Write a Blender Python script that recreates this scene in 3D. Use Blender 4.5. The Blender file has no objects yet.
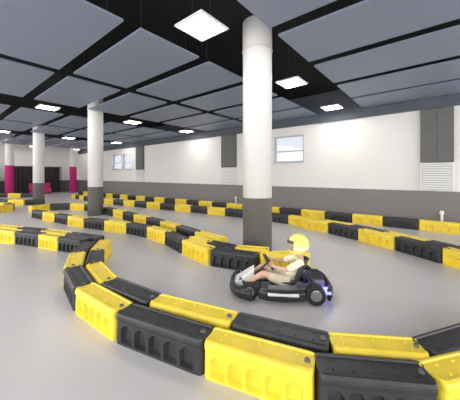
import bpy, bmesh, math, random
from mathutils import Vector, Matrix
random.seed(3)
scene=bpy.context.scene
COL=scene.collection
ANG=math.atan2(.772,.636)
RZ=Matrix.Rotation(ANG,4,'Z')
def R(b,a,z=0.0):
    return RZ@Vector((b,a,z))
# ---------------------------------------------------------------- materials
def mat(name,col,rough=.5,metal=0,var=.0,nscale=6,emit=None,estr=0,bump=0,spec=.5,coat=0):
    m=bpy.data.materials.new(name); m.use_nodes=True
    nt=m.node_tree; b=nt.nodes['Principled BSDF']
    b.inputs['Roughness'].default_value=rough
    b.inputs['Metallic'].default_value=metal
    b.inputs['Specular IOR Level'].default_value=spec
    b.inputs['Coat Weight'].default_value=coat
    tc=nt.nodes.new('ShaderNodeTexCoord')
    n=nt.nodes.new('ShaderNodeTexNoise'); n.inputs['Scale'].default_value=nscale; n.inputs['Detail'].default_value=5
    nt.links.new(tc.outputs['Object'],n.inputs['Vector'])
    r=nt.nodes.new('ShaderNodeValToRGB')
    r.color_ramp.elements[0].position=.3; r.color_ramp.elements[1].position=.7
    r.color_ramp.elements[0].color=[c*(1-var) for c in col[:3]]+[1]
    r.color_ramp.elements[1].color=[min(1,c*(1+var*.5)) for c in col[:3]]+[1]
    nt.links.new(n.outputs['Fac'],r.inputs['Fac'])
    nt.links.new(r.outputs['Color'],b.inputs['Base Color'])
    if bump:
        bp=nt.nodes.new('ShaderNodeBump'); bp.inputs['Strength'].default_value=bump; bp.inputs['Distance'].default_value=.01
        nt.links.new(n.outputs['Fac'],bp.inputs['Height']); nt.links.new(bp.outputs['Normal'],b.inputs['Normal'])
    if emit:
        b.inputs['Emission Color'].default_value=(*emit,1); b.inputs['Emission Strength'].default_value=estr
    return m
def band_mat(name,low,high,zcut,rough=.6):
    m=bpy.data.materials.new(name); m.use_nodes=True
    nt=m.node_tree; b=nt.nodes['Principled BSDF']; b.inputs['Roughness'].default_value=rough
    g=nt.nodes.new('ShaderNodeNewGeometry'); s=nt.nodes.new('ShaderNodeSeparateXYZ')
    nt.links.new(g.outputs['Position'],s.inputs[0])
    c=nt.nodes.new('ShaderNodeMath'); c.operation='GREATER_THAN'; c.inputs[1].default_value=zcut
    nt.links.new(s.outputs['Z'],c.inputs[0])
    mx=nt.nodes.new('ShaderNodeMix'); mx.data_type='RGBA'
    mx.inputs[6].default_value=(*low,1); mx.inputs[7].default_value=(*high,1)
    nt.links.new(c.outputs[0],mx.inputs[0])
    n=nt.nodes.new('ShaderNodeTexNoise'); n.inputs['Scale'].default_value=1.3; n.inputs['Detail'].default_value=6
    nt.links.new(g.outputs['Position'],n.inputs['Vector'])
    mr=nt.nodes.new('ShaderNodeMapRange'); mr.inputs['To Min'].default_value=.95; mr.inputs['To Max'].default_value=1.03
    nt.links.new(n.outputs['Fac'],mr.inputs['Value'])
    mm=nt.nodes.new('ShaderNodeMix'); mm.data_type='RGBA'; mm.blend_type='MULTIPLY'; mm.inputs[0].default_value=1
    nt.links.new(mx.outputs[2],mm.inputs[6]); nt.links.new(mr.outputs[0],mm.inputs[7])
    nt.links.new(mm.outputs[2],b.inputs['Base Color'])
    return m
M={}
M['wall']=band_mat('wall_paint',(.225,.21,.20),(.80,.785,.76),1.1)
M['colm']=band_mat('column_paint',(.20,.19,.18),(.86,.845,.83),1.13,.45)
M['colp']=band_mat('column_pink_paint',(.68,.03,.24),(.86,.845,.83),2.35,.45)
M['farwall']=band_mat('far_wall_paint',(.12,.115,.12),(.8,.79,.77),1.1)
M['ceil']=mat('ceiling_black',(.008,.008,.009),.95,var=.3)
M['panel']=mat('acoustic_panel_felt',(.205,.240,.325),.5,var=.04,nscale=9,bump=.02,spec=.7)
M['trimp']=mat('soffit_felt',(.10,.11,.135),.9,var=.1)
M['dark']=mat('dark_metal',(.02,.02,.022),.6,var=.2)
M['lampf']=mat('lamp_frame_white',(.8,.8,.8),.4)
M['lampe']=mat('lamp_diffuser',(1,1,1),.5,emit=(1,.96,.9),estr=33)
M['yel']=mat('yellow_plastic',(.94,.71,.055),.40,var=.12,nscale=5,bump=.05)
M['blk']=mat('black_plastic',(.034,.035,.038),.42,var=.35,nscale=7,bump=.05)
M['pin']=mat('connector_grey',(.12,.12,.12),.5)
M['winf']=mat('window_frame_grey',(.5,.51,.53),.4)
M['vent']=mat('vent_white',(.80,.80,.78),.5)
M['vrec']=mat('vent_recess_grey',(.35,.35,.34),.7)
M['ventd']=mat('wall_panel_grey',(.14,.137,.135),.7,var=.1)
M['curt']=mat('curtain_black',(.03,.025,.03),.9,var=.3)
M['pink']=mat('pink_vinyl',(.6,.02,.19),.5,var=.15)
M['pipe']=mat('pipe_white',(.85,.85,.83),.4)
# floor
fm=bpy.data.materials.new('floor_coating'); fm.use_nodes=True
nt=fm.node_tree; b=nt.nodes['Principled BSDF']
g=nt.nodes.new('ShaderNodeTexCoord')
n=nt.nodes.new('ShaderNodeTexNoise'); n.inputs['Scale'].default_value=.55; n.inputs['Detail'].default_value=7
mp=nt.nodes.new('ShaderNodeMapping'); mp.inputs['Scale'].default_value=(1.6,.5,1)
nt.links.new(g.outputs['Object'],mp.inputs[0]); nt.links.new(mp.outputs[0],n.inputs['Vector'])
r=nt.nodes.new('ShaderNodeValToRGB')
r.color_ramp.elements[0].position=.3; r.color_ramp.elements[0].color=(.555,.54,.54,1)
r.color_ramp.elements[1].position=.7; r.color_ramp.elements[1].color=(.63,.61,.61,1)
nt.links.new(n.outputs['Fac'],r.inputs[0]); nt.links.new(r.outputs[0],b.inputs['Base Color'])
b.inputs['Roughness'].default_value=.32; b.inputs['Specular IOR Level'].default_value=.45
M['floor']=fm
# glass
gm=bpy.data.materials.new('window_glass'); gm.use_nodes=True
nt=gm.node_tree; out=nt.nodes['Material Output']
nt.nodes.remove(nt.nodes['Principled BSDF'])
t=nt.nodes.new('ShaderNodeBsdfTransparent'); t.inputs[0].default_value=(.5,.52,.55,1); gl=nt.nodes.new('ShaderNodeBsdfGlossy'); gl.inputs['Roughness'].default_value=.05
mx=nt.nodes.new('ShaderNodeMixShader'); mx.inputs[0].default_value=.08
nt.links.new(t.outputs[0],mx.inputs[1]); nt.links.new(gl.outputs[0],mx.inputs[2]); nt.links.new(mx.outputs[0],out.inputs[0])
M['glass']=gm
# ---------------------------------------------------------------- helpers
def link(o): COL.objects.link(o); return o
def mkobj(name,bm,m,parent=None,smooth=False,loc=None,rz=None):
    me=bpy.data.meshes.new(name)
    bmesh.ops.recalc_face_normals(bm,faces=bm.faces[:])
    bm.to_mesh(me); bm.free()
    if isinstance(m,(list,tuple)):
        for q in m: me.materials.append(q)
    elif m: me.materials.append(m)
    if smooth:
        for p in me.polygons: p.use_smooth=True
    o=bpy.data.objects.new(name,me); link(o)
    if parent: o.parent=parent
    if loc is not None: o.location=loc
    if rz is not None: o.rotation_euler=(0,0,rz)
    return o
def empty(name,loc=(0,0,0),rz=0,parent=None):
    o=bpy.data.objects.new(name,None); o.empty_display_size=.1; link(o)
    o.location=loc; o.rotation_euler=(0,0,rz)
    if parent: o.parent=parent
    return o
def tag(o,label,cat,group=None,kind=None):
    o['label']=label; o['category']=cat
    if group: o['group']=group
    if kind: o['kind']=kind
    return o
def bbox(bm,c,s,bev=0,mtx=None,seg=2):
    r=bmesh.ops.create_cube(bm,size=1)
    vs=r['verts']
    bmesh.ops.scale(bm,vec=s,verts=vs)
    if bev:
        es=list({e for v in vs for e in v.link_edges})
        q=bmesh.ops.bevel(bm,geom=es,offset=bev,segments=seg,affect='EDGES',profile=.5)
        vs=list({v for f in q['faces'] for v in f.verts}|{v for v in vs if v.is_valid})
    if mtx: bmesh.ops.transform(bm,matrix=mtx,verts=vs)
    bmesh.ops.translate(bm,vec=c,verts=vs)
    return vs
def bcyl(bm,p0,p1,r0,r1=None,seg=20,caps=True):
    p0=Vector(p0);p1=Vector(p1); d=p1-p0
    if r1 is None:r1=r0
    r=bmesh.ops.create_cone(bm,cap_ends=caps,segments=seg,radius1=r0,radius2=r1,depth=d.length)
    q=d.to_track_quat('Z','Y').to_matrix().to_4x4()
    bmesh.ops.transform(bm,matrix=Matrix.Translation((p0+p1)/2)@q,verts=r['verts'])
def btube(bm,pts,rad,seg=8,closed=False,sub=5):
    P=[Vector(p) for p in pts]; n=len(P); out=[]
    rng=n if closed else n-1
    for i in range(rng):
        a=P[(i-1)%n] if (closed or i>0) else P[i]
        b_=P[i]; c=P[(i+1)%n]; d=P[(i+2)%n] if (closed or i+2<n) else c
        for k in range(sub):
            t=k/sub
            out.append(.5*((2*b_)+(c-a)*t+(2*a-5*b_+4*c-d)*t*t+(3*b_-a-3*c+d)*t**3))
    if not closed: out.append(P[-1])
    m=len(out); rings=[]
    up=Vector((0,0,1))
    for i in range(m):
        if closed: tg=out[(i+1)%m]-out[i-1]
        else: tg=out[min(i+1,m-1)]-out[max(i-1,0)]
        tg.normalize()
        s=tg.cross(up)
        if s.length<.05: s=tg.cross(Vector((0,1,0)))
        s.normalize(); u=s.cross(tg)
        rings.append([bm.verts.new(out[i]+rad*(math.cos(2*math.pi*k/seg)*s+math.sin(2*math.pi*k/seg)*u)) for k in range(seg)])
    for i in range(m if closed else m-1):
        A=rings[i];B=rings[(i+1)%m]
        for k in range(seg):
            bm.faces.new((A[k],A[(k+1)%seg],B[(k+1)%seg],B[k]))
    if not closed:
        bm.faces.new(rings[0]); bm.faces.new(rings[-1][::-1])
def lathe(bm,prof,axis_o=(0,0,0),mtx=None,seg=28):
    rings=[]; vs=[]
    for r_,h in prof:
        ring=[bm.verts.new((r_*math.cos(2*math.pi*k/seg),r_*math.sin(2*math.pi*k/seg),h)) for k in range(seg)]
        rings.append(ring); vs+=ring
    for i in range(len(rings)-1):
        for k in range(seg):
            bm.faces.new((rings[i][k],rings[i][(k+1)%seg],rings[i+1][(k+1)%seg],rings[i+1][k]))
    bm.faces.new(rings[0]); bm.faces.new(rings[-1][::-1])
    if mtx: bmesh.ops.transform(bm,matrix=mtx,verts=vs)
    bmesh.ops.translate(bm,vec=axis_o,verts=vs)
# ---------------------------------------------------------------- room shell
ZC=4.8; ZP=3.97; BW=10.15; AF=28.0
bm=bmesh.new(); bbox(bm,(3,11,-.05),(15,36,.1))
o=mkobj('floor',bm,M['floor'],rz=ANG); tag(o,'smooth light grey coated track floor with faint wear','floor',kind='structure')
bm=bmesh.new(); bbox(bm,(3,11,ZC+.1),(15,36,.2))
o=mkobj('ceiling',bm,M['ceil'],rz=ANG); tag(o,'black painted ceiling slab above hanging panels','ceiling',kind='structure')
def wall_holes(name,axis,pos,th,a0,a1,z1,holes,m,label):
    xs=sorted({a0,a1}|{h[0] for h in holes}|{h[1] for h in holes})
    zs=sorted({0,z1}|{h[2] for h in holes}|{h[3] for h in holes})
    bm=bmesh.new()
    for i in range(len(xs)-1):
        for j in range(len(zs)-1):
            cx=(xs[i]+xs[i+1])/2; cz=(zs[j]+zs[j+1])/2
            if any(h[0]<cx<h[1] and h[2]<cz<h[3] for h in holes): continue
            bbox(bm,(pos+th/2,cx,cz) if axis=='B' else (cx,pos+th/2,cz),
                 (th,xs[i+1]-xs[i],zs[j+1]-zs[j]) if axis=='B' else (xs[i+1]-xs[i],th,zs[j+1]-zs[j]))
    bmesh.ops.remove_doubles(bm,verts=bm.verts[:],dist=.0005)
    o=mkobj(name,bm,m,rz=ANG); tag(o,label,'wall',kind='structure'); return o
wins=[(4.4,5.8,2.15,3.3),(17.95,19.4,2.05,3.25),(19.5,21.0,2.05,3.25)]
wall_holes('wall_right','B',BW,.25,-4,AF,ZC,wins,M['wall'],'long white wall with dark grey painted lower band')
wall_holes('wall_back','A',AF,.25,-4.5,BW+.25,ZC,[],M['farwall'],'white end wall with dark grey lower band')
for i,(a0,a1,z0,z1) in enumerate(wins):
    e=empty('window_%d'%(i+1),R(BW+.1,(a0+a1)/2,z0),ANG)
    tag(e,'grey framed high window with two panes and bright daylight','window',kind='structure')
    w=a1-a0;h=z1-z0
    bm=bmesh.new(); f=.06
    bbox(bm,(0,0,f/2),(.09,w,f),.006); bbox(bm,(0,0,h-f/2),(.09,w,f),.006)
    for s in(-1,1): bbox(bm,(0,s*(w/2-f/2),h/2),(.09,f,h-2*f),.006)
    bbox(bm,(0,0,h*.42),(.07,w-2*f,.05),.005)
    mkobj('window_frame',bm,M['winf'],e)
    bm=bmesh.new(); bbox(bm,(.02,0,h/2),(.008,w-2*f,h-2*f)); mkobj('glass_pane',bm,M['glass'],e)
    bm=bmesh.new(); bbox(bm,(-.11,0,-.02),(.12,w+.06,.04),.006); mkobj('window_sill',bm,M['winf'],e)
bm=bmesh.new(); bbox(bm,(BW-.06,11.8,(3.66+ZC)/2),(.12,32,ZC-3.66))
o=mkobj('trim_1',bm,M['trimp'],rz=ANG); tag(o,'dark grey felt band along the top of the long wall','trim',kind='structure')
# ---------------------------------------------------------------- hanging panels
bmP=bmesh.new(); bbox(bmP,(0,0,.02),(1.31,2.86,.04),.004,seg=1)
PM=mkobj('acoustic_panel',bmP,M['panel'])
HM=[]
for sx,sy in((-.5,-1.2),(.5,-1.2),(-.5,1.2),(.5,1.2)):
    q=bmesh.new(); bcyl(q,(sx,sy,.04),(sx,sy,ZC-ZP),.006,seg=6)
    HM.append(mkobj('hanger_rod',q,M['dark'],PM))
first=True
arng=[]
for k in range(-1,4):
    c=2.98+7.7*k
    arng+= [c+.77+1.46,c+.77+1.46+3.2]
for a in arng:
    if a>27: continue
    for j in range(-4,6):
        bctr=1.35+1.6*j
        if a<-2.0 and bctr<5: continue
        if bctr<-4 : continue
        loc=R(bctr if j<5 else bctr-.06,a,ZP)
        if first: p=PM; first=False
        else:
            p=PM.copy(); link(p)
            if a<11:
                for hmm in HM:
                    c_=hmm.copy(); c_.parent=p; link(c_)
        p.location=loc; p.rotation_euler=(0,0,ANG)
        tag(p,'slate blue felt acoustic panel hung below black ceiling','ceiling panel','suspended acoustic ceiling panels')
# ---------------------------------------------------------------- lights
def lamp():
    e=empty('ceiling_lamp')
    bm=bmesh.new()
    s=.29
    for x,y,w,d in((0,s,.61,.03),(0,-s,.61,.03),(s,0,.03,.55),(-s,0,.03,.55)): bbox(bm,(x,y,.02),(w,d,.025),.003)
    bbox(bm,(0,0,.035),(.60,.60,.012))
    f=mkobj('lamp_housing',bm,M['lampf'],e)
    bm=bmesh.new(); bbox(bm,(0,0,.022),(.55,.55,.010)); d=mkobj('diffuser',bm,M['lampe'],e)
    rods=[]
    for x in(-.2,.2):
        bm=bmesh.new(); bcyl(bm,(x,0,.04),(x,0,ZC-ZP+.03),.007,seg=6); rods.append(mkobj('hanger_rod',bm,M['dark'],e))
    return e,[f,d]+rods
L0,LP=lamp(); first=True
for k in range(0,4):
    for bb in (-.35,2.87,6.07,9.2):
        a=2.95+7.7*k
        if k==3 and bb<0: continue
        if a>27.5: continue
        if first: e=L0; first=False
        else:
            e=L0.copy(); link(e)
            for q in LP:
                c_=q.copy(); c_.parent=e; link(c_)
        e.location=R(bb,a,ZP-.03); e.rotation_euler=(0,0,ANG)
        tag(e,'square white LED ceiling lamp, switched on, hung between panels','ceiling lamp','square ceiling lamps')
# ---------------------------------------------------------------- columns
def column(b_,a,pink,rad=.3):
    e=empty('column',R(b_,a,0),ANG)
    bm=bmesh.new()
    lathe(bm,[(rad+.0,0),(rad,ZC-.55),(rad+.004,ZC-.545),(rad+.004,ZC)],seg=48)
    o=mkobj('shaft',bm,M['colp'] if pink else M['colm'],e,smooth=False)
    for p in o.data.polygons: p.use_smooth=abs(p.normal.z)<.5
    bm=bmesh.new(); lathe(bm,[(rad+.008,ZC-.62),(rad+.014,ZC-.61),(rad+.014,ZC-.59),(rad+.008,ZC-.58)],seg=48)
    mkobj('collar_ring',bm,M['lampf'],e)
    tag(e,'round white concrete column with '+('pink' if pink else 'dark grey')+' painted lower part','column','round columns')
column(4.55,3.0,False,.305); column(4.5,10.7,False,.28); column(4.5,18.4,False,.28)
column(4.5,26.1,True,.28); column(9.0,26.1,True,.28)
# ---------------------------------------------------------------- wall vents
for a in (.1,8.4,16.7):
    e=empty('wall_heater',R(BW,a,1.1),ANG)
    w=.8 if a<1 else .95
    bm=bmesh.new(); bbox(bm,(-.07,0,.44),(.14,w,.86),.012)
    mkobj('casing',bm,M['vent'],e)
    bm=bmesh.new(); bbox(bm,(-.142,0,.44),(.006,w-.09,.78)); mkobj('grille_recess',bm,M['vrec'],e)
    bm=bmesh.new()
    for i in range(11):
        bbox(bm,(-.155,0,.09+i*.07),(.012,w-.1,.054),.003,mtx=Matrix.Rotation(.3,4,'Y'))
    mkobj('louvre_grille',bm,M['vent'],e)
    tag(e,'white louvred ventilation box mounted on the long wall','ventilation box','wall ventilation boxes')
    e=empty('wall_duct',R(BW,a,1.99),ANG)
    bm=bmesh.new(); bbox(bm,(-.06,0,.83),(.12,w,1.66),.01); mkobj('duct_body',bm,M['ventd'],e)
    bm=bmesh.new()
    for s in(-1,1): bbox(bm,(-.125,s*w*.25,.83),(.012,w*.46,1.6),.004)
    mkobj('cover_plate',bm,M['ventd'],e)
    tag(e,'dark grey vertical duct cover above the white ventilation box','duct cover','wall duct covers')
for a in(-.02,7.9):
    bm=bmesh.new(); bcyl(bm,(-.1,0,0),(-.1,0,.42),.035,seg=16); bcyl(bm,(-.1,0,.42),(-.1,0,.52),.06,.05,seg=16)
    bcyl(bm,(-.1,0,.3),(-.01,0,.3),.025,seg=12)
    o=mkobj('standpipe',bm,M['pipe'],loc=R(BW,a,0),rz=ANG); tag(o,'short white capped standpipe against the grey wall band','pipe')
# ---------------------------------------------------------------- far dressing
def curtain(b0,b1,a):
    e=empty('curtain',R((b0+b1)/2,a,0),ANG)
    w=b1-b0; n=int(w/.06); bm=bmesh.new(); prev=None
    for i in range(n+1):
        x=-w/2+w*i/n; y=.05*math.sin(i*1.4)+.015*math.sin(i*.37)
        v=[bm.verts.new((x,y,z)) for z in(.02,.8,1.6,2.3)]
        if prev:
            for k in range(3): bm.faces.new((prev[k],v[k],v[k+1],prev[k+1]))
        prev=v
    mkobj('curtain_cloth',bm,M['curt'],e,smooth=True)
    bm=bmesh.new(); bcyl(bm,(-w/2-.1,0,2.33),(w/2+.1,0,2.33),.025,seg=12); mkobj('curtain_rail',bm,M['dark'],e)
    for s in(-1,1):
        bm=bmesh.new(); bcyl(bm,(s*(w/2+.08),0,0),(s*(w/2+.08),0,2.34),.03,seg=12); mkobj('post',bm,M['dark'],e)
    tag(e,'black pleated curtain on a rail before the end wall','curtain')
curtain(-1,4.0,27.3); curtain(5.0,8.3,27.3)
def bench(b_,a,w):
    e=empty('padded_bench',R(b_,a,0),ANG)
    bm=bmesh.new(); bbox(bm,(0,0,.25),(w,.5,.36),.05); mkobj('seat_cushion',bm,M['pink'],e)
    bm=bmesh.new(); bbox(bm,(0,.24,.65),(w,.14,.5),.05); mkobj('backrest',bm,M['pink'],e)
    bm=bmesh.new(); bbox(bm,(0,0,.04),(w-.1,.42,.08),.01); mkobj('plinth',bm,M['dark'],e)
    tag(e,'pink vinyl padded waiting bench with black plinth','bench','pink benches')
bench(6.6,26.4,1.5); bench(2.8,26.4,1.3)
# ---------------------------------------------------------------- barrier blocks
BL=.90;BH=.29
def barrier_mesh():
    bm=bmesh.new()
    xs=[(-BL/2,.078,0),(-BL/2+.005,.098,0),(-BL/2+.016,.112,0),(-BL/2+.032,.118,0)]
    n=5; x0=-BL/2+.055; x1=BL/2-.055; pw=(x1-x0)/n
    for i in range(n):
        s=x0+i*pw
        xs+=[(s+.014,.12,0),(s+.030,.12,1),(s+.05,.12,2),(s+pw*.5,.12,3),(s+pw-.05,.12,2),(s+pw-.030,.12,1),(s+pw-.014,.12,0)]
    xs+=[(BL/2-.032,.118,0),(BL/2-.016,.112,0),(BL/2-.005,.098,0),(BL/2,.078,0)]
    rings=[]
    for ix,(x,w,pk) in enumerate(xs):
        d=.042 if pk else 0
        arch={0:0,1:0,2:.020,3:.030}[pk]
        side=[(w,0),(w,.022),(w-d,.034),(w-.002-d,.138+arch),(w-.004-d*.45,.153+arch),(w-.004,.163+arch),(w-.006,.206),(w-.006,.216),(w+.004,.226),(w+.005,.245),(w+.002,.264),(w-.010,.282)]
        endd=1 if ix in(0,len(xs)-1) else 0
        top=[(w*.78,BH-endd*.008),(w*.68,BH-endd*.004),(w*.62,BH-.012),(0,BH-.012)]
        half=side+top
        pts=[(y,z) for y,z in half]+[(-y,z) for y,z in half[::-1][1:]]
        rings.append([bm.verts.new((x,y,z)) for y,z in pts])
    m=len(rings[0])
    for i in range(len(rings)-1):
        for k in range(m):
            bm.faces.new((rings[i][k],rings[i][(k+1)%m],rings[i+1][(k+1)%m],rings[i+1][k]))
    bm.faces.new(rings[0]); bm.faces.new(rings[-1][::-1])
    for x in(-.32,-.16,0,.16,.32):
        for s in(-1,1):
            bcyl(bm,(x,s*.045,.273),(x,s*.045,.287),.013,.009,seg=8)
    return bm
Y=mkobj('barrier_block',barrier_mesh(),M['yel']); K=Y.copy(); K.data=Y.data.copy(); link(K)
K.data.materials.clear(); K.data.materials.append(M['blk'])
bm=bmesh.new(); bcyl(bm,(BL/2-.055,0,.273),(BL/2-.055,0,.294),.024,.02,seg=14); PIN=mkobj('connector_pin',bm,M['pin'])
tmpl={'y':Y,'k':K}; used={'y':False,'k':False}; pin_used=False
def place(p,q,c,wh,trim=1.0):
    global pin_used
    p=Vector((p[0],p[1],0)); q=Vector((q[0],q[1],0)); d=q-p
    T=tmpl[c]
    if used[c]: o=T.copy(); link(o)
    else: o=T; used[c]=True
    o.location=(p+q)/2; o.rotation_euler=(0,0,math.atan2(d.y,d.x))
    o.scale=(d.length/BL*trim,1,1)
    cn='bright yellow' if c=='y' else 'black'
    tag(o,'%s ribbed plastic barrier block, %s'%(cn,wh),'barrier','track barrier blocks')
    if o.location.y<7:
        if pin_used: k=PIN.copy(); link(k)
        else: k=PIN; pin_used=True
        k.parent=o
def chain(J,start,wh,trim=.99):
    c=start
    for i in range(len(J)-1):
        place(J[i],J[i+1],c,wh,trim); c='k' if c=='y' else 'y'
def spline(P,sub=24):
    P=[Vector((p[0],p[1],0)) for p in P]; out=[]; n=len(P)
    for i in range(n-1):
        a=P[max(i-1,0)];b_=P[i];c=P[i+1];d=P[min(i+2,n-1)]
        for k in range(sub):
            t=k/sub
            out.append(.5*((2*b_)+(c-a)*t+(2*a-5*b_+4*c-d)*t*t+(3*b_-a-3*c+d)*t**3))
    out.append(P[-1]); return out
def walk(path,pitch,phase=0):
    J=[]; acc=0; nxt=phase
    for i in range(len(path)-1):
        s=(path[i+1]-path[i]).length
        while s>0 and nxt<=acc+s:
            J.append(path[i].lerp(path[i+1],(nxt-acc)/s)); nxt+=pitch
        acc+=s
    return J
def offset(path,d):
    out=[]
    for i,p in enumerate(path):
        t=(path[min(i+1,len(path)-1)]-path[max(i-1,0)]).normalized()
        out.append(p+Vector((-t.y,t.x,0))*d)
    return out
def row(P,start,wh,double=True,pitch=.9):
    s=spline(P)
    if double:
        chain(walk(offset(s,.125),pitch,0),start,wh,.985)
        chain(walk(offset(s,-.125),pitch,pitch*.5),'k' if start=='y' else 'y',wh,.985)
    else: chain(walk(s,pitch,0),start,wh,.985)
def RR(L): return [(R(b_,a).x,R(b_,a).y) for a,b_ in L]
# near double row
chain([(-2.80,5.08),(-2.60,4.38),(-2.27,3.70),(-1.74,3.07),(-1.05,2.55),(-.17,2.13),(.60,1.80),(1.33,1.71),(2.15,1.92)],'k','outer line of near curve')
chain([(-2.54,5.22),(-2.35,4.52),(-2.04,3.84),(-1.51,3.22),(-.80,2.75),(.05,2.37),(.80,2.05),(1.48,1.97),(2.2,2.22),(2.95,2.6)],'y','inner line of near curve')
chain([(-8.3,7.1),(-7.45,6.85),(-6.6,6.6),(-5.75,6.3),(-4.95,6.02),(-4.2,5.75),(-3.6,5.50),(-2.96,5.24)],'k','beside the open floor')
chain([(-7.9,7.25),(-7.0,7.0),(-6.1,6.72),(-5.25,6.43),(-4.45,6.15),(-3.65,5.83),(-2.76,5.46)],'y','beside the open floor')
# island round the column
row([(-7.4,9.7),(-6.2,8.95),(-4.5,7.9),(-2.82,7.1),(-1.75,6.35),(-1.15,5.6),(-.65,4.95),(-.1,4.45),(.6,4.25),(1.42,4.45)],'k','round the column island',False,.885)
row([(-.80,5.55),(-.40,5.08),(.07,4.74),(.62,4.56),(1.25,4.72)],'y','inner line beside the column',False,.62)
row([(-.12,5.35),(-.75,6.0),(-1.6,7.0),(-3.2,8.7),(-5.5,10.9),(-7.2,11.9),(-8.4,11.5),(-8.5,10.7)],'y','far side of column island',False)
row(RR([(-3.2,4.3),(-1.5,5.35),(-.26,6.1),(.7,6.65),(2,7.25),(3.2,7.6)]),'k','between the two lanes')
row(RR([(2.95,7.58),(4.6,7.8),(7.6,7.6),(11.5,7.0),(16,6.6),(20,6.9)]),'y','between the two lanes',False)
row(RR([(-4,9.35),(3,9.3),(7,9.2),(12,9.0),(18,8.6),(23,8.4)]),'y','along the long wall',False)
row([(-16,15.2),(-14,14.3),(-12,13.7),(-10.3,13.7),(-9.4,14.3)],'k','at the far bend',False)
row([(-11.5,10.2),(-10.5,10.2),(-9.8,10.9),(-10.1,11.9),(-11.5,12.3)],'y','at the far bend',False)
row([(-17.5,18.6),(-15.5,18.2),(-13.4,18.4)],'y','near the end wall',False)
# ---------------------------------------------------------------- kart
KL=Vector((.66,3.56,0)); KR=math.radians(174)
m_tyre=mat('tyre_rubber',(.018,.018,.018),.75,var=.3,nscale=30)
m_rim=mat('wheel_rim',(.35,.35,.37),.3,.8)
m_frame=mat('kart_frame_steel',(.05,.05,.055),.35,.6)
m_pod=mat('kart_black_plastic',(.03,.03,.034),.3,var=.2)
m_white=mat('kart_white_plastic',(.78,.78,.78),.35)
m_seat=mat('kart_seat',(.05,.05,.05),.5)
m_blue=mat('kart_blue_light',(.1,.1,.9),.3,emit=(.15,.15,1),estr=4)
m_motor=mat('battery_grey',(.16,.17,.19),.45,var=.2)
kart=empty('go_kart',KL,KR); kart.scale=(.95,.95,.97)
tag(kart,'small black and white electric go-kart rounding the barrier island','go-kart')
bm=bmesh.new()
btube(bm,[(-.6,.18,.075),(-.2,.2,.07),(.2,.17,.065),(.52,.13,.065)],.016)
btube(bm,[(-.6,-.18,.075),(-.2,-.2,.07),(.2,-.17,.065),(.52,-.13,.065)],.016)
for x,w in((-.5,.19),(-.1,.2),(.25,.17),(.5,.13)): btube(bm,[(x,-w,.07),(x,w,.07)],.014)
mkobj('chassis_frame',bm,m_frame,kart,True)
bm=bmesh.new(); bbox(bm,(.18,0,.052),(.66,.34,.012),.003); mkobj('floor_tray',bm,m_motor,kart)
def fairing(pts,name,m,h0,h1,th,parent,closed=False):
    bm=bmesh.new()
    prof=[(0,h0),(th*.5,h0+.0),(th,h0+(h1-h0)*.35),(th*.85,h0+(h1-h0)*.75),(th*.4,h1),(0,h1),(-th*.3,h1-.02),(-th*.2,h0+.01)]
    s=spline([(p[0],p[1]) for p in pts],6); rings=[]
    for i,p in enumerate(s):
        t=(s[min(i+1,len(s)-1)]-s[max(i-1,0)]).normalized(); nrm=Vector((t.y,-t.x,0))
        rings.append([bm.verts.new(p+nrm*a+Vector((0,0,z))) for a,z in prof])
    k=len(prof)
    for i in range(len(rings)-1):
        for j in range(k): bm.faces.new((rings[i][j],rings[i][(j+1)%k],rings[i+1][(j+1)%k],rings[i+1][j]))
    bm.faces.new(rings[0]); bm.faces.new(rings[-1][::-1])
    return mkobj(name,bm,m,parent,True)
fairing([(.36,-.40),(.52,-.37),(.62,-.2),(.64,0),(.62,.2),(.52,.37),(.36,.40)],'front_bumper',m_pod,.04,.17,.06,kart)
fairing([(-.62,.36),(-.68,.2),(-.69,0),(-.68,-.2),(-.62,-.36)],'rear_bumper',m_pod,.05,.2,.05,kart)
fairing([(-.33,-.36),(-.1,-.40),(.15,-.39),(.26,-.35)],'side_pod',m_pod,.04,.18,.06,kart)
fairing([(.26,.35),(.15,.39),(-.1,.40),(-.33,.36)],'side_pod',m_pod,.04,.18,.06,kart)
for s in(-1,1):
    bm=bmesh.new(); bbox(bm,(-.04,s*.435,.13),(.40,.05,.04),.015); mkobj('pod_stripe',bm,m_white,kart)
    bm=bmesh.new(); bbox(bm,(-.05,s*.30,.1),(.42,.16,.14),.02); mkobj('battery_box',bm,m_motor,kart)
bm=bmesh.new()
secs=[(.62,.15,.10,.15),(.52,.15,.10,.21),(.42,.12,.14,.28),(.34,.09,.20,.33)]
rings=[]
for x,w,z0,z1 in secs:
    rings.append([bm.verts.new((x,y,z)) for y,z in((-w,z0),(-w,z1-.03),(-w*.7,z1),(w*.7,z1),(w,z1-.03),(w,z0))])
for i in range(3):
    for j in range(6): bm.faces.new((rings[i][j],rings[i][(j+1)%6],rings[i+1][(j+1)%6],rings[i+1][j]))
bm.faces.new(rings[0]);bm.faces.new(rings[-1][::-1])
mkobj('nose_panel',bm,m_white,kart)
def wheel(x,y,r_,w):
    e=empty('wheel',(x,y,r_),0,kart)
    mt=Matrix.Rotation(math.pi/2,4,'X'); hw=w/2
    bm=bmesh.new()
    lathe(bm,[(r_*.55,-hw*.8),(r_*.8,-hw),(r_*.95,-hw*.85),(r_,-hw*.5),(r_,hw*.5),(r_*.95,hw*.85),(r_*.8,hw),(r_*.55,hw*.8)],mtx=mt)
    mkobj('tyre',bm,m_tyre,e,True)
    bm=bmesh.new()
    lathe(bm,[(r_*.5,-hw*.86),(r_*.57,-hw*.82),(r_*.57,hw*.82),(r_*.5,hw*.86),(r_*.4,hw*.6),(r_*.18,hw*.7),(r_*.15,hw*.95)],mtx=mt)
    mkobj('rim',bm,m_rim,e)
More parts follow.
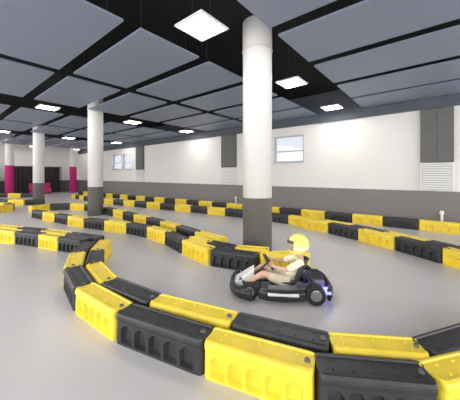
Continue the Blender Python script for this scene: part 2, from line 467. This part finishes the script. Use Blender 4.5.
for s in(-1,1):
    wheel(-.46,s*.36,.125,.15); wheel(.40,s*.33,.115,.10)
bm=bmesh.new(); bcyl(bm,(-.46,-.36,.125),(-.46,.36,.125),.015); mkobj('rear_axle',bm,m_rim,kart)
bm=bmesh.new(); bcyl(bm,(.40,-.33,.115),(.40,.33,.115),.012); mkobj('front_axle',bm,m_frame,kart)
bm=bmesh.new()
sp=[(.10,.085,.15),(.0,.075,.17),(-.16,.075,.18),(-.26,.12,.18),(-.33,.24,.175),(-.40,.38,.16),(-.45,.47,.13)]
rings=[]
for x,z,w in sp:
    ring=[]
    for k in range(9):
        t=-1+k/4
        lift=.11*abs(t)**3
        fx=x+ (lift*.9 if z>.2 else lift*.1); fz=z+(lift*.9 if z<=.2 else lift*.1)
        ring.append(bm.verts.new((fx,t*w,fz)))
    rings.append(ring)
for i in range(len(rings)-1):
    for k in range(8): bm.faces.new((rings[i][k],rings[i][k+1],rings[i+1][k+1],rings[i+1][k]))
o=mkobj('seat',bm,m_seat,kart,True); sm=o.modifiers.new('s','SOLIDIFY'); sm.thickness=.018
bm=bmesh.new(); bbox(bm,(-.55,0,.18),(.14,.42,.13),.02); mkobj('motor_housing',bm,m_motor,kart)
bm=bmesh.new()
for i in range(5): bbox(bm,(-.55,-.16+i*.08,.252),(.12,.02,.03),.004)
mkobj('cooling_fins',bm,m_frame,kart)
for s in(-1,1):
    bm=bmesh.new(); bbox(bm,(-.60,s*.30,.15),(.12,.18,.03),.008); mkobj('status_light',bm,m_blue,kart)
stc=Vector((.13,0,.40)); axis=Vector((-.82,0,.57)).normalized()
u=Vector((0,1,0)); v=axis.cross(u)
bm=bmesh.new(); btube(bm,[stc+.125*(math.cos(t)*u+math.sin(t)*v) for t in [i*2*math.pi/16 for i in range(16)]],.012,closed=True,sub=2)
for t in(math.pi*.0,math.pi*1.0,math.pi*1.5): bcyl(bm,stc,stc+.12*(math.cos(t)*u+math.sin(t)*v),.009,seg=8)
bcyl(bm,stc-axis*.01,stc+axis*.02,.035,seg=16)
mkobj('steering_wheel',bm,m_pod,kart,True)
bm=bmesh.new(); bcyl(bm,stc,(.46,0,.10),.012,seg=12); mkobj('steering_column',bm,m_frame,kart)
for s in(-1,1):
    bm=bmesh.new(); bbox(bm,(.545,s*.115,.15),(.015,.06,.12),.004); bcyl(bm,(.545,s*.115,.1),(.52,s*.115,.06),.008,seg=8); mkobj('pedal',bm,m_rim,kart)
# ---------------------------------------------------------------- person
m_skin=mat('skin',(.70,.45,.32),.5,var=.08)
m_shirt=mat('shirt_cream',(.90,.87,.62),.8,var=.06,nscale=12)
m_short=mat('shorts_beige',(.66,.60,.45),.85,var=.1)
m_shoe=mat('shoe_dark',(.05,.05,.055),.6)
m_helm=mat('helmet_yellow',(.93,.84,.20),.3,coat=.3)
m_helw=mat('helmet_white',(.85,.85,.82),.3)
m_vis=mat('visor_dark',(.10,.09,.06),.15)
m_eye=mat('eye_white',(.85,.85,.85),.3); m_iris=mat('iris_brown',(.04,.02,.01),.3); m_lip=mat('lips',(.5,.18,.15),.5)
def skin(name,V,E,m,parent=None,root=0,sub=2):
    me=bpy.data.meshes.new(name); me.from_pydata([v[:3] for v in V],E,[]); me.materials.append(m)
    o=bpy.data.objects.new(name,me); link(o)
    if parent: o.parent=parent
    md=o.modifiers.new('Skin','SKIN'); md.use_smooth_shade=True; md.branch_smoothing=.6
    sv=me.skin_vertices[0].data
    for i,v_ in enumerate(V):
        rr=v_[3]; sv[i].radius=(rr,rr*(v_[4] if len(v_)>4 else 1)); sv[i].use_root=(i==root)
    s=o.modifiers.new('Sub','SUBSURF'); s.levels=sub; s.render_levels=sub
    return o
V=[];E=[]
def add(v,prev=None):
    V.append(v); i=len(V)-1
    if prev is not None: E.append((prev,i))
    return i
pel=add((-.13,0,.16,.10)); sp1=add((-.21,0,.26,.09),pel); ch=add((-.31,0,.385,.10),sp1); uc=add((-.34,0,.455,.075),ch)
nk=add((-.335,0,.525,.042),uc); h0=add((-.31,0,.58,.06),nk); h1=add((-.295,0,.64,.075),h0); h2=add((-.30,0,.70,.06),h1)
for s in(-1,1):
    sh=add((-.315,s*.13,.455,.046),uc); el=add((-.12,s*.20,.36,.034),sh); fo=add((-.03,s*.185,.37,.03),el); wr=add((.055,s*.155,.385,.021),fo); pa=add((.09,s*.14,.40,.024,.7),wr)
    hp=add((-.08,s*.085,.155,.072),pel); kn=add((.20,s*.15,.29,.048),hp); cf=add((.29,s*.135,.235,.043),kn); an=add((.44,s*.12,.13,.027),cf); to=add((.52,s*.115,.16,.025),an)
body=skin('person',V,E,m_skin)
body.location=KL; body.rotation_euler=(0,0,KR); body.scale=(.95,.97,.98)
tag(body,'seated kart driver in cream shirt and yellow helmet gripping the wheel','person')
for s in(-1,1):
    for k in range(4):
        L=[.045,.05,.047,.038][k]
        p0=Vector((.09,s*.145,.428-.018*k))
        FV=[(*p0,.0085),(*(p0+Vector((L*.6,-s*.002,.004))),.008),(*(p0+Vector((L*.85,-s*.022,0))),.0075),(*(p0+Vector((L*.45,-s*.036,-.004))),.0065)]
        skin('finger',FV,[(0,1),(1,2),(2,3)],m_skin,body,sub=1)
    FV=[(.075,s*.130,.41,.010),(.09,s*.108,.42,.009),(.115,s*.098,.425,.0075)]
    skin('thumb',FV,[(0,1),(1,2)],m_skin,body,sub=1)
SV=[(-.13,0,.18,.115),(-.21,0,.26,.108),(-.31,0,.385,.118),(-.34,0,.46,.085)]; SE=[(0,1),(1,2),(2,3)]
for s in(-1,1):
    i=len(SV); SV+=[(-.315,s*.135,.455,.060),(-.21,s*.17,.405,.052),(-.11,s*.20,.362,.044)]; SE+=[(3,i),(i,i+1),(i+1,i+2)]
skin('shirt',SV,SE,m_shirt,body)
TV=[(-.125,0,.15,.112)];TE=[]
for s in(-1,1):
    i=len(TV); TV+=[(-.07,s*.088,.16,.082),(.06,s*.12,.22,.070),(.17,s*.145,.275,.060)]; TE+=[(0,i),(i,i+1),(i+1,i+2)]
skin('shorts',TV,TE,m_short,body)
for s in(-1,1):
    skin('shoe',[(.425,s*.12,.115,.036),(.47,s*.118,.13,.036),(.515,s*.115,.165,.033),(.53,s*.115,.20,.026)],[(0,1),(1,2),(2,3)],m_shoe,body,sub=2)
hc=Vector((-.29,0,.65))
bm=bmesh.new(); bcyl(bm,hc+Vector((.062,0,.015)),hc+Vector((.088,0,-.015)),.006,.014,seg=10); mkobj('nose',bm,m_skin,body,True)
for s in(-1,1):
    bm=bmesh.new(); bmesh.ops.create_uvsphere(bm,u_segments=12,v_segments=8,radius=.012,matrix=Matrix.Translation(hc+Vector((.066,s*.027,.018)))); mkobj('eye',bm,m_eye,body,True)
    bm=bmesh.new(); bmesh.ops.create_uvsphere(bm,u_segments=10,v_segments=6,radius=.006,matrix=Matrix.Translation(hc+Vector((.0755,s*.027,.018)))); mkobj('iris',bm,m_iris,body,True)
bm=bmesh.new(); bbox(bm,hc+Vector((.068,0,-.04)),(.012,.04,.012),.005); mkobj('mouth',bm,m_lip,body,True)
bm=bmesh.new(); bmesh.ops.create_uvsphere(bm,u_segments=40,v_segments=28,radius=1)
kill=[f for f in bm.faces if (f.calc_center_median().x>.55 and -.52<f.calc_center_median().z<.38) or f.calc_center_median().z<-.86]
bmesh.ops.delete(bm,geom=kill,context='FACES')
for v_ in bm.verts:
    x,y,z=v_.co
    k=1+(.10*max(0,x) if z<-.2 else 0)
    v_.co=Vector((x*.148*k-.005,y*.124,z*.146))+hc+Vector((-.005,0,.005))
for f in bm.faces:
    zz=f.calc_center_median().z-hc.z
    f.material_index=1 if -.045<zz<-.005 else 0
h=mkobj('helmet',bm,[m_helm,m_helw],body,True); sd=h.modifiers.new('s','SOLIDIFY'); sd.thickness=.014; sd.offset=0
bm=bmesh.new(); n=12; A=[];B_=[]
for i in range(n+1):
    t=-1.0+2.0*i/n
    A.append(bm.verts.new(hc+Vector((.158*math.cos(t)-.005,.133*math.sin(t),.035)))); B_.append(bm.verts.new(hc+Vector((.146*math.cos(t)-.005,.130*math.sin(t),.075))))
for i in range(n): bm.faces.new((A[i],A[i+1],B_[i+1],B_[i]))
vz=mkobj('visor',bm,m_vis,body,True); sd=vz.modifiers.new('s','SOLIDIFY'); sd.thickness=.004
# ---------------------------------------------------------------- world and camera
w=bpy.data.worlds.new('world'); scene.world=w; w.use_nodes=True
bg=w.node_tree.nodes['Background']; bg.inputs[0].default_value=(1,.99,.985,1); bg.inputs[1].default_value=3.6
cam=bpy.data.cameras.new('camera'); co=bpy.data.objects.new('camera',cam); link(co)
co.location=(0,0,1.6); co.rotation_euler=(math.pi/2,0,0)
cam.sensor_width=36; cam.lens=256/460*36; cam.shift_y=-25/460; cam.clip_start=.05
scene.camera=co
scene.view_settings.view_transform='Standard'
